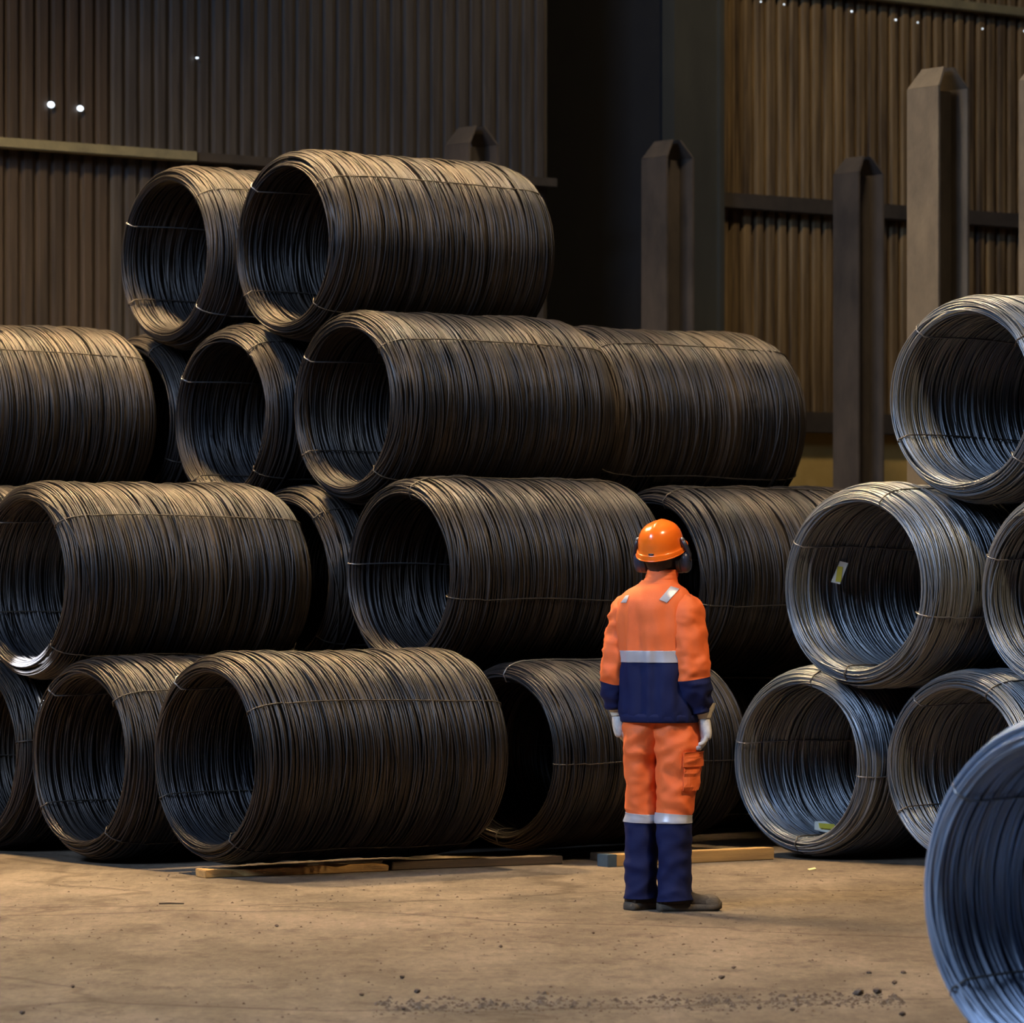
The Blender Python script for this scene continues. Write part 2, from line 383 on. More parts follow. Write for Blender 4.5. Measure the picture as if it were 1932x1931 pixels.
def coil_mesh(name, rng, turns=500, loose=110, seg=60, sides=5, wr=.0046):
    phi = np.linspace(0, 2*math.pi, seg, endpoint=False)[None, :]
    n = turns+loose
    t0 = np.concatenate([np.linspace(0, PLEN, turns, endpoint=False)+rng.normal(0, .003, turns), rng.uniform(0, PLEN, loose)])
    A = np.concatenate([rng.normal(0, .016, turns), rng.normal(0, .034, loose)])
    # neighbouring turns lie in bundles that share their slant
    g = np.convolve(rng.normal(0, 1, turns+24), np.ones(9)/3, 'same')[12:-12]; A[:turns] = A[:turns]*.45 + g*.014
    B = rng.normal(0, .007, n); al = rng.uniform(0, 6.28, n); be = rng.uniform(0, 6.28, n)
    gal = np.convolve(rng.normal(0, 1, turns+24), np.ones(15)/4, 'same')[12:-12]; al[:turns] = .8*gal + rng.normal(0, .35, turns)
    off = np.concatenate([-np.abs(rng.normal(0, .003, turns)), rng.uniform(.002, .008, loose)])
    sunk = rng.random(turns) < .09; off[:turns][sunk] -= rng.uniform(.006, .016, sunk.sum())
    Cc = rng.normal(0, .0035, n); ga = rng.uniform(0, 6.28, n)
    t = t0[:,None] + A[:,None]*np.sin(phi+al[:,None]) + B[:,None]*np.sin(2*phi+be[:,None])
    o = off[:,None] + Cc[:,None]*np.sin(phi+ga[:,None]) + .0022*np.sin(3*phi+be[:,None]*2)
    x, r, nx, nr = ev(t)
    x = x+nx*o; r = r+nr*o
    # whole-coil lumps so that the outline is not a perfect cylinder
    r = r + .004*np.sin(5*x+1.3) + .003*np.sin(11*x+phi*1.0)
    cz, cy = r*np.cos(phi), r*np.sin(phi)
    P = np.stack([x, cy, cz], -1)
    N = np.stack([nx, nr*np.sin(phi), nr*np.cos(phi)], -1); N /= np.linalg.norm(N, axis=-1, keepdims=True)
    T = np.roll(P, -1, 1)-np.roll(P, 1, 1); T /= np.linalg.norm(T, axis=-1, keepdims=True)
    N -= T*(N*T).sum(-1, keepdims=True); N /= np.linalg.norm(N, axis=-1, keepdims=True)
    Bn = np.cross(T, N)
    an = np.arange(sides)*2*math.pi/sides + math.pi/2
    V = P[:,:,None,:] + wr*(np.cos(an)[None,None,:,None]*Bn[:,:,None,:] + np.sin(an)[None,None,:,None]*N[:,:,None,:])
    idx = np.arange(n*seg*sides).reshape(n, seg, sides)
    a = idx; b_ = np.roll(idx, -1, 2); c = np.roll(b_, -1, 1); d = np.roll(idx, -1, 1)
    Q = np.stack([a, b_, c, d], -1).reshape(-1, 4)[:, ::-1]
    V = V.reshape(-1, 3)
    # packed inner turns: one closed tube under the outer wires
    m, ks = 48, 80
    u = np.linspace(0, PLEN, ks, endpoint=False); x, r, nx, nr = ev(u); x = x-nx*.016; r = r-nr*.016
    ph = np.linspace(0, 2*math.pi, m, endpoint=False)
    V2 = np.stack([np.repeat(x[:,None], m, 1), r[:,None]*np.sin(ph), r[:,None]*np.cos(ph)], -1).reshape(-1, 3)
    i2 = np.arange(ks*m).reshape(ks, m); a = i2; b_ = np.roll(i2, -1, 1); c = np.roll(b_, -1, 0); d = np.roll(i2, -1, 0)
    Q2 = np.stack([a, b_, c, d], -1).reshape(-1, 4) + len(V)
    return mesh_np(name, np.vstack([V, V2]), np.vstack([Q, Q2]))
COILS = [coil_mesh('coil_windings', np.random.default_rng(s)) for s in (3, 8, 21, 34)]
def tie_mesh():
    u = np.linspace(0, PLEN, 90, endpoint=False); x, r, nx, nr = ev(u); o = .013+.0025*np.sin(u*9)
    wob = .010*np.sin(u*4.0)
    q = MB(); q.loft(tube(list(zip(x+nx*o, wob, r+nr*o)), .0042, 5, True), (False, False))
    n = len(q.v); nr_ = n//5
    for j in range(5): q.f.append((n-5+j, n-5+(j+1) % 5, (j+1) % 5, j)); q.m.append(0)
    return q.mesh('tie_wire', True)
TIE = tie_mesh()
ncoil = 0
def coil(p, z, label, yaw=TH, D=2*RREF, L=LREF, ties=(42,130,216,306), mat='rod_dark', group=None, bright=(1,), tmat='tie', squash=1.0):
    """p: floor point under the centre of the open (near) end, z: height of the coil's underside"""
    global ncoil
    a = Vector((math.cos(yaw), math.sin(yaw), 0)); k = D/(2*RREF)
    r = empty('wire_rod_coil', p+a*L/2+Vector((0,0,z)), yaw); tag(r, label, 'coil', group)
    me = COILS[ncoil % 4]; ncoil += 1
    w_ = link('windings', me, mt[mat], r, (-L/2, 0, D/2), (random.choice((0,1,2,3,4,5))*R(60)+random.uniform(0,.5), 0, 0)); w_.scale = (L/LREF, k, k)
    w_['kind'] = 'stuff'
    for i, al in enumerate(ties):
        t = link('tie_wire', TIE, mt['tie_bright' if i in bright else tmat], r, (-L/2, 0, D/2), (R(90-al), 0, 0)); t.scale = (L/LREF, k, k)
    return r
s_ = 1.222; SLAB = 1.765
ZR = [0, 0, .974, 1.946, 2.920]                  # underside heights of rows 1..4
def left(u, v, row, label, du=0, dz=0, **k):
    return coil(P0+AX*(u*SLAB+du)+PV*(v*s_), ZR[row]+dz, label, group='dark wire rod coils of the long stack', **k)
DARK = 'dark wire rod coil '
left(0, 0, 1, DARK+'on the bare floor beside the coil resting on a batten')
left(0, 1, 1, DARK+'resting on the pale splintered batten at the stack corner', du=.02, dz=.045, ties=(32,126,208,300))
left(0, -1, 1, DARK+'of the floor row, mostly hidden, far from the batten', du=.05, ties=(8,98,188,278))
left(0, -.5, 2, DARK+'of the second row, a white patch of light on its lip', ties=(40,132,205,312))
left(0, -1.5, 2, DARK+'of the second row, only its top edge showing', du=-.05)
left(0, -2, 3, DARK+'of the third row with yellow-lit flank, above the white-patched coil', du=.12, dz=.02)
left(1, 1, 1, DARK+'of the floor row, passing behind the worker\'s legs', du=.20, L=1.46, D=1.07, yaw=R(42), dz=.045, ties=(-4,86,176,266))
left(1, -.5, 2, DARK+'of the second row, squeezed behind the white-patched coil', ties=(48,138,228,318))
left(1, .5, 2, DARK+'of the second row, its open mouth above the batten-borne coil', du=-.05, L=1.54, dz=.028, ties=(78,172,258,-14))
left(1, -1, 3, DARK+'of the third row, open mouth beside the long double tube', du=-.03, ties=(52,150,232,318))
left(1, 0, 3, DARK+'of the third row, open-mouthed front half of the long double tube', L=1.60, dz=.022, ties=(42,142,214,310))
left(1, -2, 3, DARK+'of the third row, a sliver showing behind the yellow-lit flank', du=.10, ties=(62,152,242,332))
left(1, -.5, 4, DARK+'on top of the stack with its whole flank in view', dz=.02, ties=(42,132,216,312))
left(1, -1.5, 4, DARK+'on top of the stack, half hidden by its full-flank neighbour', du=-.03, dz=.02, ties=(44,152,214,318), bright=(1,3))
left(2, -.05, 3, DARK+'of the third row, mouthless rear half of the long double tube', L=1.52, du=-.13, dz=-.01, ties=(52,142,232,322))
left(2, .5, 2, DARK+'of the second row, right behind the worker\'s helmet', ties=(74,164,254,344))
for u, v, row in ((0,-2,1),(0,-3,1),(0,-2.5,2),(1,-.012,1),(1,-1,1),(1,-2,1),(1,-3,1),(1,-1.5,2),(1,-2.5,2),(2,-.06,1),(2,-1.08,1),(2,-.57,2)):
    left(u, v, row, 'dark wire rod coil buried inside the long stack, hidden by its neighbours', du=(.14 if u == 2 and row == 1 else .02), bright=())

TH2 = R(44); A2 = Vector((math.cos(TH2), math.sin(TH2), 0))
FR = 'blue-grey wire rod coil '
def right(xc, Y, z, D, label, yaw=TH2, **k):
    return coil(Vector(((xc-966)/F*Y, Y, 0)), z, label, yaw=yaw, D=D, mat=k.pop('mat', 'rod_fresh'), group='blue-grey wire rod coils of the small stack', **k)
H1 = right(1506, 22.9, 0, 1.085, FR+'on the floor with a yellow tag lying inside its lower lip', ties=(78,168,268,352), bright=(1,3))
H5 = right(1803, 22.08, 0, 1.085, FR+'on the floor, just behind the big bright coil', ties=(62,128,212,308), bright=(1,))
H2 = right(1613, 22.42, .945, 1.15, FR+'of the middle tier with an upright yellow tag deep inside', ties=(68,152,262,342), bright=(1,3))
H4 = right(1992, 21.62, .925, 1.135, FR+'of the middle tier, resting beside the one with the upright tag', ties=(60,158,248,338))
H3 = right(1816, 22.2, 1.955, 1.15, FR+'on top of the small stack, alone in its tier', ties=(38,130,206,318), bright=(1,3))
JC = right(1998, 12.55, 0, 1.20, 'big bright blue-grey wire rod coil standing alone in front of the small stack', mat='rod_daylit', ties=(52,142,216,312))

# tags inside two coils of the right stack
def in_coil(root, u, al, rr):                    # local point in a coil: u along the axis from the open end, angle, radius fraction
    D = 1.085 if root is H1 else 1.15; L = LREF
    return Vector((-L/2+u, -math.cos(R(al))*rr*D/2, D/2+math.sin(R(al))*rr*D/2))
c = in_coil(H1, .30, 262, .745)
q = MB(); xs = [(-.045,-.05),(.03,-.06),(.05,.02),(.02,.075),(-.05,.06)]
q.loft([[(x, y, .012*math.sin(x*30+y*20)+dz) for x, y in xs] for dz in (0, .003)]); tg = q.build('tag', mt['tag_white'], H1, loc=c+Vector((0,0,.02)), rot=(R(12), R(-20), R(30)), recalc=True); tg['label'] = 'pale yellow paper tag'
q = MB(); q.box((0,0,.010), (.06,.09,.003), .3); q.build('print', mt['tag'], tg)
c = in_coil(H2, .33, 170, .735)
q = MB(); q.loft([[(x+.01*math.sin(z*20), 0+d, z) for x, z in ((-.030,-.06),(.022,-.065),(.034,.058),(-.014,.062))] for d in (0, .003)])
tg = q.build('tag', mt['tag_white'], H2, loc=c+Vector((0,-.012,0)), rot=(0, R(8), R(-35)), recalc=True); tg['label'] = 'upright white and yellow tag'
q = MB(); q.box((0,-.0025,-.01), (.030,.002,.085)); q.build('print', mt['tag'], tg)

# ------------------------------------------------------------------ timber on the floor
def timber(pa, pb, h, wd, label, mat, rough=.004, end=None, name='wooden_batten', v=0):
    d = (pb-pa); L = d.length; ang = math.atan2(d.y, d.x)
    n = 15; rings = []
    for i in range(n):
        x = L*i/(n-1); j = lambda s: noise.noise(Vector((x*6, s*3.7, len(label))))*rough
        rings.append([(x, j(1), 0), (x, wd+j(2), 0), (x, wd+j(3), h+min(0,j(4))), (x, j(5), h+min(0,j(6)))])
    q = MB(); q.loft(rings); o = q.build(name, mat, loc=(pa.x, pa.y, 0), rot=(0, 0, ang), recalc=True, bevel=.004)
    tag(o, label, 'timber', 'timber under the coils'); return o
pa, pb = gp(387, 1658), gp(735, 1645)
timber(pa, pb, .045, .13, 'splintered pale wooden batten under the coil at the stack corner', mt['wood'], .030)
pc, pd = gp(740, 1643), gp(1062, 1631)
timber(pc, pd, .045, .13, 'dark weathered batten in line behind the splintered pale one', mt['wood_dark'], .005)
timber(gp(1132, 1626), gp(1330, 1619), .045, .12, 'short dark batten behind the pale plank, under the coil behind the worker', mt['wood_dark'], .005)
pl = timber(gp(1147, 1637), gp(1461, 1622.5), .066, .10, 'clean pale yellow plank on the floor behind the worker\'s legs', mt['wood'], .002)
q = MB(); q.box((.028, .05, .033), (.062, .104, .068)); q.build('painted_end', mt['paint_blue'], pl, bevel=.003)['label'] = 'blue-grey painted end'

# ------------------------------------------------------------------ loose debris
def stone(x, y, r, i):
    bm = bmesh.new(); bmesh.ops.create_icosphere(bm, subdivisions=1, radius=r)
    for v in bm.verts: v.co = v.co*(1+.5*noise.noise(v.co*30/r*.03+Vector((i*5.3,0,0)))); v.co.z *= .65
    mz = min(v.co.z for v in bm.verts)
    for v in bm.verts: v.co.z -= mz
    me = bpy.data.meshes.new('pebble'); bm.to_mesh(me); bm.free()
    tag(link('pebble', me, mt['stone'], loc=gp(x, y)), 'small brown pebble lying loose on the dusty floor', 'pebble', 'pebbles on the floor')
for i, (x, y, r) in enumerate(((522,1750,.011),(945,1789,.010),(1361,1849,.013),(682,1880,.010),(759,1847,.012),(788,1875,.014),(137,1865,.010),(761,1907,.011),
        (1620,1879,.022),(1655,1877,.020),(1688,1858,.013),(1705,1838,.012),(1640,1838,.011),(1495,1909,.011),(1703,1918,.013),(1433,1905,.010),(42,1915,.012),(1384,1829,.010),(913,1889,.009),(1119,1763,.009))): stone(x, y, r, i)
rg = np.random.default_rng(5); gv = MB()
for i in range(1900):
    if i < 900: Y = rg.uniform(14.6, 22); X = rg.uniform(-2.4, 2.2)
    else: Y = rg.normal(15.2, .12); X = rg.uniform(-.5, 1.45); Y += (X-.5)*.12
    r = abs(rg.normal(.0028, .0016))+.001
    if i >= 1500: r *= 1.9; Y += .05+(i % 7)*.03
    h = r*1.1
    a = rg.uniform(0, 6.28); p = [(X+r*1.4*math.cos(a+k*1.57), Y+r*math.sin(a+k*1.57), 0) for k in range(4)]
    gv.add(p+[(X, Y, h)], [(0,1,4),(1,2,4),(2,3,4),(3,0,4)])
tag(gv.build('floor_grit', mt['grit']), 'fine grit and dust crumbs scattered over the floor', 'grit', kind='stuff')
q = MB(); q.loft(tube([(0,0,.004),(.05,.004,.005),(.12,.0,.004)], [.004,.005,.003], 6)); tag(q.build('wood_splinter', mt['wood_dark'], loc=gp(300, 1707), recalc=True), 'thin dark splinter lying on the open floor', 'splinter')
q = MB(); q.loft([[(.0,.0,z),(.035,.012,z+.006),(.03,.05,z+.010),(-.01,.03,z+.003)] for z in (.0,.003)]); tag(q.build('paper_scrap', mt['pale_scrap'], loc=gp(1528, 1643), recalc=True), 'tiny pale yellow scrap on the floor near the tagged coil', 'scrap')

# ------------------------------------------------------------------ the worker
WP = Vector(((1245-966)/400*1.0, 19.5, 0)); WP.x = (1245-966)/F*19.5
PX = 400.0                                       # photo px per metre at the worker
def wz(y): return (1718-y)/PX
person = empty('person', WP)
tag(person, 'person in orange and navy work suit, helmet and ear defenders, standing with back turned', 'person')
TW = R(-25)                                      # the trunk is turned to the right
def interp_rows(keys, n):
    """keys: rows of numbers, first column the parameter; smooth (Catmull) resampling to n rows"""
    K = np.array(keys, float); t = np.linspace(0, len(K)-1, n); out = []
    for q in t:
        i = min(int(q), len(K)-2); f = q-i
        p0, p1, p2, p3 = K[max(i-1,0)], K[i], K[i+1], K[min(i+2,len(K)-1)]
        out.append(.5*((2*p1)+(-p0+p2)*f+(2*p0-5*p1+4*p2-p3)*f*f+(-p0+3*p1-3*p2+p3)*f**3))
    return out
def ring(c, u, v, ru, rv, n=56, e=2.3):
    o = []
    for k in range(n):
        a = 2*math.pi*k/n; ca, sa = math.cos(a), math.sin(a)
        o.append(c+u*(ru*math.copysign(abs(ca)**(2/e), ca))+v*(rv*math.copysign(abs(sa)**(2/e), sa)))
    return o
def fold(p, seed, amp, fx=(9,9,4), ridge=True):
    q = Vector((p.x*fx[0]+seed, p.y*fx[1]+seed*.7, p.z*fx[2]-seed))
    a = noise.noise(q)
    if ridge: a = (1-abs(a)*2.2)*.7 + .5*noise.noise(q*2.1)
    return a*amp
UP = Vector((0,0,1)); RT = Vector((math.cos(TW), math.sin(TW), 0)); FW = Vector((-math.sin(TW), math.cos(TW), 0))
def displace(rings, fn):
    out = []
    for i, r in enumerate(rings):
        c = sum(r, Vector())/len(r)
        out.append([p+(p-c).normalized()*fn(p, i) for p in r])
    return out

# body under the clothes: one continuous skinned figure
def skin_body():
    J = {}; E = []
    def j(n, p, r, par=None):
        J[n] = (len(J), Vector(p), r)
        if par: E.append((J[par][0], J[n][0]))
    j('pelvis', (0,0,.93), .115); j('waist', (-.015,0,1.08), .105, 'pelvis'); j('chest', (-.025,0,1.30), .12, 'waist')
    j('neck', (-.01,.0,1.50), .058, 'chest'); j('skull', (.0,.015,1.585), .058, 'neck')
    for n, sg, sh, el, wr, hp, kn, an in (('l', -1, (-.145,.065,1.42), (-.205,.05,1.12), (-.198,.10,.965), (-.085,.03,.86), (-.086,.05,.48), (-.087,.05,.09)),
                                   ('r', 1, (.115,-.07,1.42), (.150,-.10,1.12), (.19,-.06,.965), (.083,-.03,.86), (.068,-.03,.48), (.065,-.04,.09))):
        j('sh'+n, sh, .055, 'chest'); j('el'+n, el, .042, 'sh'+n); j('wr'+n, wr, .028, 'el'+n)
        j('hp'+n, hp, .075, 'pelvis'); j('kn'+n, kn, .052, 'hp'+n); j('an'+n, an, .036, 'kn'+n)
    me = bpy.data.meshes.new('body'); me.from_pydata([v[1] for v in J.values()], E, [])
    o = link('body', me, None, person)
    m = o.modifiers.new('skin', 'SKIN'); m.use_smooth_shade = True
    for k, v in enumerate(J.values()):
        me.skin_vertices[0].data[k].radius = (v[2], v[2]); me.skin_vertices[0].data[k].use_root = (k == 0)
    o.modifiers.new('sub', 'SUBSURF').levels = 1
    dg = bpy.context.evaluated_depsgraph_get(); m2 = bpy.data.meshes.new_from_object(o.evaluated_get(dg))
    # the head grows from the same mesh: an egg with brow, nose, lips, chin and ears facing along HD
    o.modifiers.clear(); o.data = m2; m2.name = 'body'; m2.materials.clear(); m2.materials.append(mt['skin'])
    m2.polygons.foreach_set('use_smooth', [True]*len(m2.polygons)); return o
body = skin_body()
HY = R(-24)                                      # head turned further right, tipped up a little
HC = Vector((.012, .02, 1.672))
hf = Vector((-math.sin(HY), math.cos(HY)+0, .30)).normalized(); hr = Vector((math.cos(HY), math.sin(HY), 0)); hu = hr.cross(hf).normalized()
HM = lambda x, y, z: HC+hr*x+hf*y+hu*z           # head frame: x right, y forward, z up
def head():
    bm = bmesh.new(); bmesh.ops.create_uvsphere(bm, u_segments=40, v_segments=28, radius=1)
    for v in bm.verts:
        x, y, z = v.co
        X, Y, Z = x*.074, y*.094, z*.112
        if z < 0: X *= 1-.28*(-z)**1.4; Y *= 1-.10*(-z)
        if y > .2 and z < -.25: Y += .010*math.exp(-((z+.72)/.22)**2)                        # chin
        if y > 0:
            Y += .024*math.exp(-(X/.011)**2-((Z+.012)/.022)**2)                              # nose
            Y += .006*math.exp(-(X/.022)**2-((Z+.052)/.010)**2)                              # lips
            Y -= .009*math.exp(-((abs(X)-.031)/.014)**2-((Z-.008)/.013)**2)                  # eye sockets
            Y += .004*math.exp(-(X/.045)**2-((Z-.032)/.010)**2)                              # brow
        v.co = HM(X, Y, Z)
    me = bpy.data.meshes.new('head'); bm.to_mesh(me); bm.free(); me.polygons.foreach_set('use_smooth', [True]*len(me.polygons))
    h = link('head', me, mt['skin'], body)
    for sg in (-1, 1):
        q = MB(); q.loft(tube([HM(sg*.031, .083, .008-.006), HM(sg*.031, .083, .008), HM(sg*.031, .083, .008+.006)], [.004,.009,.004], 10)); q.build('eye', mt['eye'], body, True)
        q = MB(); q.loft(tube([HM(sg*.075,-.004,-.034), HM(sg*.079,-.008,-.012), HM(sg*.080,-.012,.016), HM(sg*.076,-.006,.03)], [.006,.012,.014,.006], 10)); q.build('ear', mt['skin'], body, True)
    # dark hair below the helmet
    bm = bmesh.new(); bmesh.ops.create_uvsphere(bm, u_segments=36, v_segments=24, radius=1)
    dl = [v for v in bm.verts if (v.co.y > .25 and v.co.z < .45) or v.co.z < -.72]
    bmesh.ops.delete(bm, geom=dl, context='VERTS')
    for v in bm.verts:
        k = 1+.03*noise.noise(v.co*9); x, y, z = v.co*k; v.co = HM(x*.081*(1-.16*max(0,-z)), y*.102-.004, z*.120)
    me = bpy.data.meshes.new('hair'); bm.to_mesh(me); bm.free(); me.polygons.foreach_set('use_smooth', [True]*len(me.polygons))
    link('hair', me, mt['hair'], person)
head()

# jacket: trunk, sleeves, collar
Z_STR0, Z_STR1 = wz(1250), wz(1227)
trunk = [  # z, cx, cy, half width, half depth
    (wz(1362), .000, .00, .181, .134), (wz(1352), .000, .0, .187, .138), (wz(1335), -.002, .0, .190, .140), (wz(1300), -.008, .0, .181, .135),
    (wz(1270), -.016, .0, .176, .130), (wz(1250), -.020, .0, .174, .127), (wz(1227), -.024, .0, .174, .126), (wz(1190), -.026, .0, .180, .128), (wz(1160), -.026, .0, .184, .128),
    (wz(1140), -.023, .0, .182, .122), (wz(1126), -.018, .0, .172, .112), (wz(1113), -.012, .0, .142, .097), (wz(1103), -.006, .004, .100, .080), (wz(1095), -.002, .006, .083, .074)]
rows = interp_rows(trunk, 92)
def trunk_rings(rs, off=0, amp=1.0):
    rg_ = [ring(Vector((r[1], r[2], r[0])), RT, FW, r[3]+off, r[4]+off, 72, 2.25) for r in rs]
    def fn(p, i):
        z = p.z; k = 1 if z < 1.42 else max(0, 1-(z-1.42)/.12)
        hem = math.exp(-((z-.925)/.05)**2)
        d = fold(p, 3.1, .0125, (15,15,2.2))*k + fold(p, 8.4, .008, (8,8,11), False)*k
        d += .0025*hem*math.sin(p.x*95+1.5*math.sin(p.z*30))
        # two soft vertical pleats down the middle of the back
        xr = (p-Vector((-.02,0,0))).dot(RT)
        d -= .016*math.exp(-((xr+.018)/.018)**2)*max(0, min(1, (1.40-z)/.12))*amp
        d -= .011*math.exp(-((xr-.055)/.014)**2)*max(0, min(1, (1.34-z)/.12))
        return d*amp
    return displace(rg_, fn)
tr = trunk_rings(rows)
zm = [(rows[i][0]+rows[i+1][0])/2 for i in range(len(rows)-1)]
jk = MB(); jk.loft(tr, (True, True), mats=[1 if z < (Z_STR0+Z_STR1)/2 else 0 for z in zm])
def limb(keys, n, seed, amp, nr=44, e=2.15, freq=(10,10,16)):
    """keys: x,y,z,r_u,r_v ; u stays near the picture's right direction"""
    rs = interp_rows(keys, n); rg_ = []
    for i, r in enumerate(rs):
        a, b_ = Vector(rs[max(i-1,0)][:3]), Vector(rs[min(i+1,n-1)][:3]); t = (b_-a).normalized()
        u = (RT-t*RT.dot(t)).normalized(); v = t.cross(u)
        if v.dot(FW) < 0: v = -v
        rg_.append(ring(Vector(r[:3]), u, v, r[3], r[4], nr, e))
    return displace(rg_, lambda p, i: fold(p, seed, amp, freq)*min(1, i/6)), rs
SL = {'l': [(-.105,.056,1.462,.030,.040),(-.134,.064,1.440,.056,.066),(-.163,.068,1.40,.066,.078),(-.178,.064,1.33,.064,.078),(-.197,.056,1.22,.062,.074),(-.208,.052,1.14,.062,.072),(-.211,.056,1.10,.058,.068),(-.212,.066,1.07,.062,.068),(-.208,.086,1.01,.058,.062),(-.202,.098,.972,.049,.053),(-.200,.102,.955,.042,.046)],
      'r': [(.070,-.050,1.462,.032,.045),(.100,-.060,1.438,.062,.070),(.126,-.072,1.40,.076,.084),(.133,-.080,1.33,.076,.084),(.143,-.094,1.22,.076,.080),(.150,-.100,1.15,.075,.078),(.152,-.100,1.10,.068,.074),(.160,-.094,1.06,.072,.074),(.176,-.080,1.00,.066,.066),(.188,-.068,.965,.052,.056),(.192,-.062,.948,.046,.050)]}
for sd, zc, seed in (('l', wz(1284), 2.2), ('r', wz(1279), 5.7)):
    rg_, rs = limb(SL[sd], 70, seed, .014)
    jk.loft(rg_, (True, True), mats=[1 if (rs[i][2]+rs[i+1][2])/2 < zc else 0 for i in range(len(rs)-1)])
jacket = jk.build('jacket', [mt['orange'], mt['navy']], person, True, recalc=True)
# waistband
wb = interp_rows([(wz(1363),.0,.0,.182,.136),(wz(1360),.0,.0,.190,.142),(wz(1350),.0,.0,.192,.144),(wz(1346),.0,0,.182,.136)], 8)
q = MB(); q.loft(displace([ring(Vector((r[1],r[2],r[0])), RT, FW, r[3], r[4], 90, 2.25) for r in wb], lambda p, i: .0015*math.sin(p.x*170)+fold(p, 4, .0015)), (True, True)); q.build('waistband', mt['navy'], jacket, True, recalc=True)
# reflective bands
def band(rings_src, zs, z0, z1, name, parent, off=.0035):
    idx = [i for i, z in enumerate(zs) if z0 <= z <= z1]
    rr = [rings_src[i] for i in idx]; n = len(rr)
    cs = [sum(r, Vector())/len(r) for r in rr]
    outr = [[p+(p-c)*(off/(p-c).length) for p in r] for r, c in zip(rr, cs)]
    q = MB(); q.loft([rr[0]]+outr+[rr[-1]], (False, False)); return q.build(name, mt['reflective'], parent, True, recalc=True)
fine = interp_rows(trunk, 460); fr_ = trunk_rings(fine)
band(fr_, [r[0] for r in fine], Z_STR0, Z_STR1, 'reflective_band', jacket)['label'] = 'silver reflective band'
# collar
ck = [(wz(1103), .000,.004,.090,.080),(wz(1096), .004,.006,.079,.074),(wz(1086), .010,.010,.074,.070),(wz(1077), .014,.014,.074,.071),(wz(1077)+.002, .014,.014,.064,.060),(wz(1092), .008,.010,.062,.058)]
q = MB(); q.loft(displace([ring(Vector((r[1],r[2],r[0])), RT, FW, r[3], r[4], 60, 2.1) for r in interp_rows(ck, 24)], lambda p, i: fold(p, 1.7, .004, (14,14,60))), (False, True)); q.build('collar', mt['orange'], jacket, True, recalc=True)
# shoulder stripes: strips laid over the back of the trunk and the shoulder
def back_point(dx, z, lift):
    i = min(range(len(fine)), key=lambda k: abs(fine[k][0]-z)); r = fr_[i]; best = None
    for k in range(len(r)):
        p, q2 = r[k], r[(k+1) % len(r)]
        if (p.x-dx)*(q2.x-dx) <= 0 and abs(p.x-q2.x) > 1e-6:
            c_ = p.lerp(q2, (dx-p.x)/(q2.x-p.x))
            if best is None or c_.y < best.y: best = c_
    if best is None: best = min(r, key=lambda p: abs(p.x-dx))
    return Vector((best.x, best.y-lift, z+lift*.5))
def stripe(corners, name, parent, n=12):
    """corners in worker metres (dx, z): lower left, lower right, upper left, upper right"""
    (ax, az), (bx, bz), (cx_, cz_), (ex, ez) = corners; G = []
    for i in range(n):
        s = i/(n-1); row_ = []
        for k in range(5):
            w_ = k/4; x = (ax*(1-w_)+bx*w_)*(1-s)+(cx_*(1-w_)+ex*w_)*s; z = (az*(1-w_)+bz*w_)*(1-s)+(cz_*(1-w_)+ez*w_)*s
            row_.append(back_point(x, z, .005))
        G.append(row_+[p+Vector((0,.006,-.003)) for p in reversed(row_)])
    q = MB(); q.loft(G, (True, True)); return q.build(name, mt['reflective'], parent, False, recalc=True)
wx = lambda x: (x-1245)/PX
stripe([(wx(1242), wz(1132)), (wx(1256), wz(1138)), (wx(1264), wz(1107)), (wx(1280), wz(1112))], 'reflective_stripe', jacket)['label'] = 'silver reflective shoulder stripe'
stripe([(wx(1171), wz(1138)), (wx(1181), wz(1138)), (wx(1180), wz(1125)), (wx(1186), wz(1124))], 'reflective_stripe', jacket)['label'] = 'silver reflective shoulder stripe'

# trousers
LG = {'l': [(-.058,.02,.935,.088,.095),(-.066,.025,.88,.096,.106),(-.083,.03,.80,.086,.110),(-.084,.035,.70,.078,.098),(-.082,.04,.60,.074,.088),(-.080,.045,.50,.074,.080),(-.082,.048,.455,.070,.076),(-.084,.05,.40,.072,.078),(-.086,.05,.25,.071,.078),(-.087,.05,.12,.070,.080),(-.087,.052,.055,.072,.084)],
      'r': [(.060,-.015,.935,.090,.095),(.068,-.02,.88,.100,.108),(.084,-.024,.80,.102,.115),(.082,-.027,.70,.095,.104),(.078,-.03,.60,.089,.093),(.072,-.032,.50,.082,.083),(.066,-.033,.455,.077,.078),(.066,-.034,.40,.078,.080),(.066,-.036,.25,.075,.080),(.069,-.038,.12,.075,.084),(.073,-.040,.048,.079,.092)]}
tz0, tz1 = wz(1553), wz(1535)
tk = MB(); keep = {}
for sd, seed in (('l', 11.0), ('r', 17.0)):
    rg_, rs = limb(LG[sd], 110, seed, .013, 52, 2.2, (9,9,12))
    keep[sd] = (rg_, rs)
    tk.loft(rg_, (True, True), mats=[1 if (rs[i][2]+rs[i+1][2])/2 < (tz0+tz1)/2 else 0 for i in range(len(rs)-1)])
trousers = tk.build('trousers', [mt['orange'], mt['navy']], person, True, recalc=True)
for sd, seed in (('l', 11.0), ('r', 17.0)):
    f2, r2 = limb(LG[sd], 500, seed, .013, 52, 2.2, (9,9,12))
    # limb() fades folds by row count, which only differs at the waist
    band(f2, [r[2] for r in r2], tz0, tz1, 'reflective_band', trousers, .004)['label'] = 'silver reflective band'
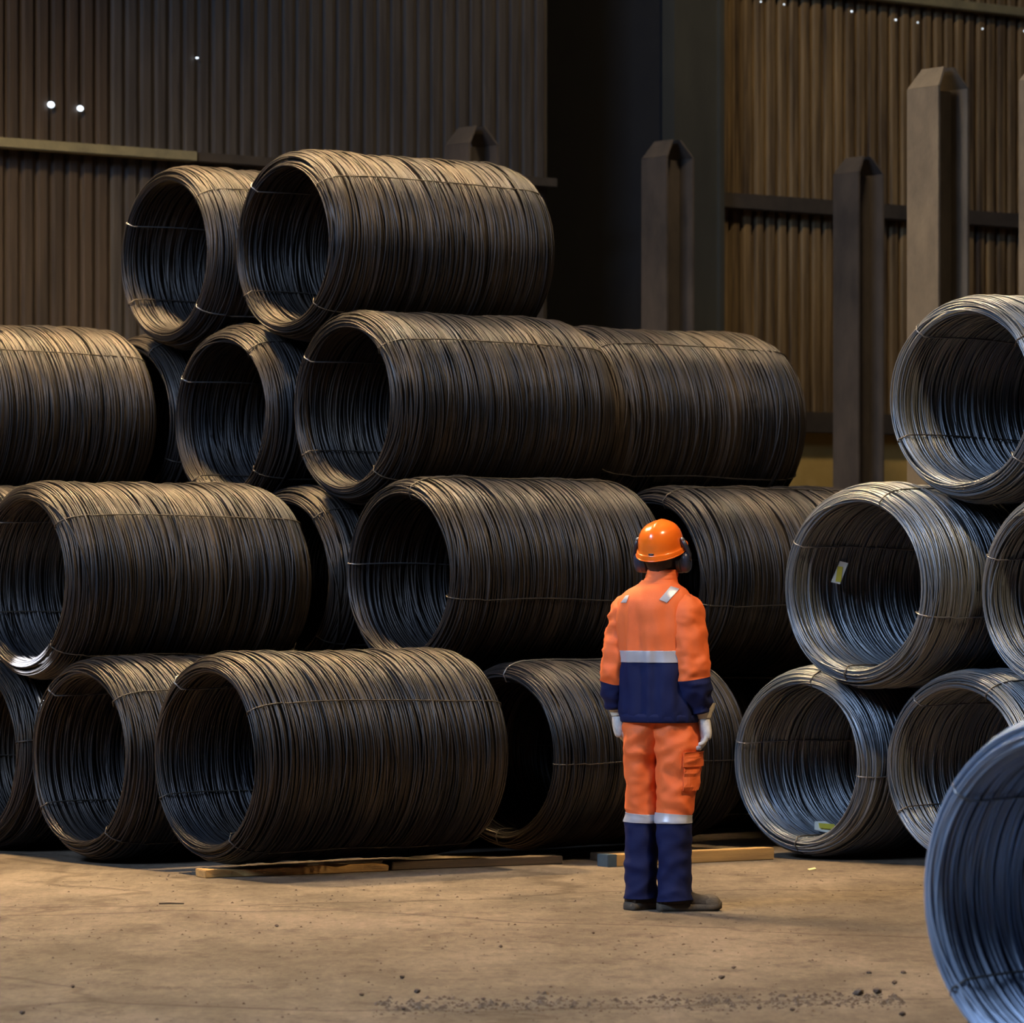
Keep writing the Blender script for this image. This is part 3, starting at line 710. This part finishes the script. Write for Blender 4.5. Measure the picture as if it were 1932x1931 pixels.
# cargo pocket and its flap on the right thigh
def leg_patch(sd, a0, a1, z0, z1, lift, thick, name, mat, parent, n=10):
    rg_, rs = keep[sd]; m = len(rg_[0])
    def sf(a, z, l):
        i = min(range(len(rs)), key=lambda k: abs(rs[k][2]-z)); r = rg_[i]; f = (a/(2*math.pi)*m) % m; i0 = int(f)
        p = r[i0 % m].lerp(r[(i0+1) % m], f-i0); c = sum(r, Vector())/m; p = p.copy(); p.z = z
        d = p-c; d.z = 0; return p+d.normalized()*l
    q = MB(); rows_ = []
    for i in range(n):
        z = z0+(z1-z0)*i/(n-1)
        li = [sf(a0+(a1-a0)*k/(n-1), z, lift+thick) for k in range(n)]; lo = [sf(a1-(a1-a0)*k/(n-1), z, -.004) for k in range(n)]
        rows_.append(li+lo)
    q.loft(rows_, (True, True)); return q.build(name, mat, parent, False, recalc=True)
pk = leg_patch('r', R(-48), R(30), .57, .715, .004, .006, 'cargo_pocket', mt['orange'], trousers)
leg_patch('r', R(-52), R(32), .682, .752, .012, .005, 'pocket_flap', mt['orange'], trousers)

# boots
def boot(ax, ay, yaw, name='boot'):
    f = Vector((-math.sin(yaw), math.cos(yaw), 0)); r = Vector((math.cos(yaw), math.sin(yaw), 0)); o = Vector((ax, ay, 0))
    K = [(-.075,.012,.034,.080),(-.068,.004,.040,.105),(-.03,.0,.042,.115),(.03,.0,.042,.112),(.07,.0,.046,.096),(.12,.0,.051,.076),(.165,.0,.053,.074),(.195,.002,.048,.066),(.212,.008,.034,.046)]
    rings = []
    for y, zl, wd, h in interp_rows([(k[0],k[1],k[2],k[3]) for k in K], 34):
        sec = []
        for k in range(28):
            a = 2*math.pi*k/28; ca, sa = math.cos(a), math.sin(a)
            zz = .022+zl*.3+(h-.022)*max(0, sa)**.8 if sa > 0 else .022+zl*.3
            sec.append(o+f*y+r*(wd*math.copysign(abs(ca)**.7, ca))+UP*(zz+fold(o+f*y+r*ca*.05+UP*sa*.1, 3, .002, (40,40,40))))
        rings.append(sec)
    q = MB(); q.loft(rings); bt = q.build(name, mt['boot'], person, True, recalc=True)
    S_ = []
    for y, wd, lift in interp_rows([(-.083,.026,.004),(-.074,.042,.0),(-.03,.046,.0),(.04,.046,.0),(.10,.053,.0),(.16,.056,.0),(.20,.050,.004),(.221,.030,.012)], 26):
        S_.append([o+f*y+r*(wd*cx)+UP*(max(0,zz)+lift) for cx, zz in ((-1,.002),(-.5,0),(.5,0),(1,.002),(1.03,.018),(1,.030),(.9,.034),(-.9,.034),(-1,.030),(-1.03,.018))])
    q = MB(); q.loft(S_); q.build('sole', mt['sole'], bt, True, recalc=True)
    q = MB()   # toe guard
    G = []
    for y, wd, h in interp_rows([(.140,.055,.072),(.165,.056,.078),(.198,.051,.068),(.219,.033,.046)], 12):
        G.append([o+f*y+r*(wd*math.cos(a))+UP*(.030+(h-.028)*math.sin(a)) for a in [math.pi*k/12 for k in range(13)]])
    for i in range(len(G)-1):
        for k in range(12): q.add([G[i][k], G[i][k+1], G[i+1][k+1], G[i+1][k]], [(0,1,2,3)])
    q.build('toe_guard', mt['sole'], bt, True)
    return bt
boot(-.087, .055, R(-48)); boot(.068, -.040, R(-82))

# gloves: palm, five bent fingers and a flared gauntlet
def glove(wrist, down, across, back, curls, thumb, spread, cuff):
    """down: direction wrist->fingers, across: towards the thumb side, back: out of the back of the hand"""
    w_ = Vector(wrist); d = Vector(down).normalized(); a = Vector(across); a = (a-d*a.dot(d)).normalized(); b_ = Vector(back); b_ = (b_-d*b_.dot(d)-a*b_.dot(a)).normalized()
    q = MB(); P = []
    for s, wd, th in interp_rows([(-.02,.028,.025),(0,.031,.026),(.03,.042,.027),(.065,.050,.025),(.092,.049,.020),(.102,.040,.012)], 18):
        P.append(ring(w_+d*s+b_*(.004*math.sin(s*20)), a, b_, wd, th, 28, 2.4))
    q.loft(P)
    for i, (l, r_) in enumerate(((.078,.0125),(.088,.0128),(.084,.0122),(.068,.0110))):
        base = w_+d*(.085-.006*abs(i-1.2))+a*(.037-.0245*i)
        pts = [base-d*.02, base]; ang = R(curls[i]*.35); dirv = d*math.cos(ang)-b_*math.sin(ang)+a*(spread*(1.3-i))
        for seg in (.45,.32,.23):
            pts.append(pts[-1]+dirv.normalized()*l*seg); ang += R(curls[i]*.45); dirv = d*math.cos(ang)-b_*math.sin(ang)+a*(spread*(1.3-i))
        tip = pts[-1]+dirv.normalized()*.005
        q.loft(tube(pts+[tip], [r_*.9, r_*1.08, r_*1.05, r_, r_*.85, r_*.4], 12))
    tb = w_+d*.028+a*.026
    q.loft(tube([tb-a*.014, tb+a*.010+d*.012, tb+a*.020+d*.040-b_*thumb*.4, tb+a*.020+d*.064-b_*thumb, tb+a*.018+d*.070-b_*thumb], [.013,.0145,.0125,.0105,.004], 12))
    g = q.build('glove', mt['glove'], person, True, recalc=True)
    K = []
    for s, wd, th in cuff: K.append((s, wd, th))
    rr = [ring(w_+d*s, a, b_, wd, th, 30, 2.1) for s, wd, th in interp_rows(K, 12)]
    inner = [ring(w_+d*s, a, b_, wd-.004, th-.004, 30, 2.1) for s, wd, th in reversed(interp_rows(K, 6))]
    q = MB(); q.loft(displace(rr+inner, lambda p, i: fold(p, 6, .003, (30,30,30), False)), (False, False)); q.build('glove_cuff', mt['glove_cuff'], g, True, recalc=True)
    return g
glove((-.197,.106,.915), (.14,.0,-1), (-.10,.95,0), (-1,-.25,0), (70,82,88,92), .018, .02, [(-.052,.050,.046),(-.03,.043,.037),(0,.034,.028)])
glove((.205,-.055,.905), (.06,-.10,-1), (-.25,.95,0), (1,-.12,.15), (48,55,58,60), .016, .03, [(-.070,.062,.060),(-.035,.052,.046),(0,.037,.031)])

# helmet with ear defenders
def helmet():
    rings = []; n = 64
    prof = [(0,1.03,1.0),(.012,1.03,1.0),(.016,.985,.97),(.035,.965,.955),(.06,.94,.93),(.085,.87,.87),(.108,.74,.75),(.125,.55,.57),(.136,.32,.34),(.140,.12,.13),(.1405,.01,.01)]
    for z, kx, ky in interp_rows(prof, 44):
        r_ = []
        for k in range(n):
            a = 2*math.pi*k/n; x, y = math.cos(a), math.sin(a)
            X, Y = x*.108*kx, y*.132*ky-.002
            lip = max(0, 1-z/.020)
            X += x*.006*lip; Y += y*.008*lip
            if y > .35: Y += lip*.045*((y-.35)/.65)                      # peak over the brow
            Z = z-.004*lip*(1 if y < 0 else -1) - (.010*max(0, -y)*lip)
            rid = .004*math.exp(-(X/.016)**2)*min(1, z/.06)              # low crown ridge
            r_.append(HM(X, Y, Z+.030+rid))
        rings.append(r_)
    q = MB(); q.loft(rings, (False, True)); h = q.build('helmet', mt['helmet'], person, True, recalc=True)
    m = h.modifiers.new('thick', 'SOLIDIFY'); m.thickness = .0035; m.offset = -1
    # rolled brim edge, rear drain slot, crack lines are left to the wear of the shell
    rim = [HM(math.cos(a)*.1165, math.sin(a)*.140-.002+(.045*((math.sin(a)-.35)/.65) if math.sin(a) > .35 else 0), .026-(.010*max(0,-math.sin(a)))+(.004 if math.sin(a) > 0 else -.002)) for a in [2*math.pi*k/72 for k in range(72)]]
    rr = tube(rim, .0034, 8, True); q = MB(); q.loft(rr+[rr[0]], (False, False)); q.build('brim_edge', mt['helmet'], h, True, recalc=True)
    q = MB(); q.loft(tube([HM(x, -.1345+abs(x)*.12, .046) for x in (-.012,-.006,0,.006,.012)], .0042, 8)); q.build('drain_slot', mt['black_plastic'], h, True)
    for sg in (-1, 1):
        e = MB(); R_ = []
        for x, kz, ky in interp_rows([(.082,.70,.70),(.084,.96,.96),(.094,1.02,1.02),(.108,1,1),(.120,.86,.86),(.127,.55,.55),(.128,.08,.08)], 22):
            R_.append([HM(sg*(x+.014), -.004+.036*ky*math.cos(a), -.030+.050*kz*math.sin(a)) for a in [2*math.pi*k/32 for k in range(32)]])
        e.loft(R_); ef = e.build('ear_muff', mt['muff'], h, True, recalc=True)
        q = MB(); q.loft([[HM(sg*x, -.004+.039*math.cos(a), -.030+.053*math.sin(a)) for a in [2*math.pi*k/32 for k in range(32)]] for x in (.074,.082,.094,.100)]); q.build('cushion', mt['black_plastic'], ef, True, recalc=True)
        q = MB(); q.loft(tube([HM(sg*.140, -.004, -.024), HM(sg*.143,-.004,.005), HM(sg*.128,-.004,.045), HM(sg*.112,-.004,.085)], [.006,.008,.012,.010], 10)); q.build('muff_arm', mt['black_plastic'], ef, True, recalc=True)
        q = MB(); q.loft(tube([HM(sg*.112,-.004,.080), HM(sg*.117,-.004,.086), HM(sg*.119,-.004,.088)], [.012,.011,.005], 12)); q.build('pivot_knob', mt['tie_bright'], ef, True, recalc=True)
helmet()
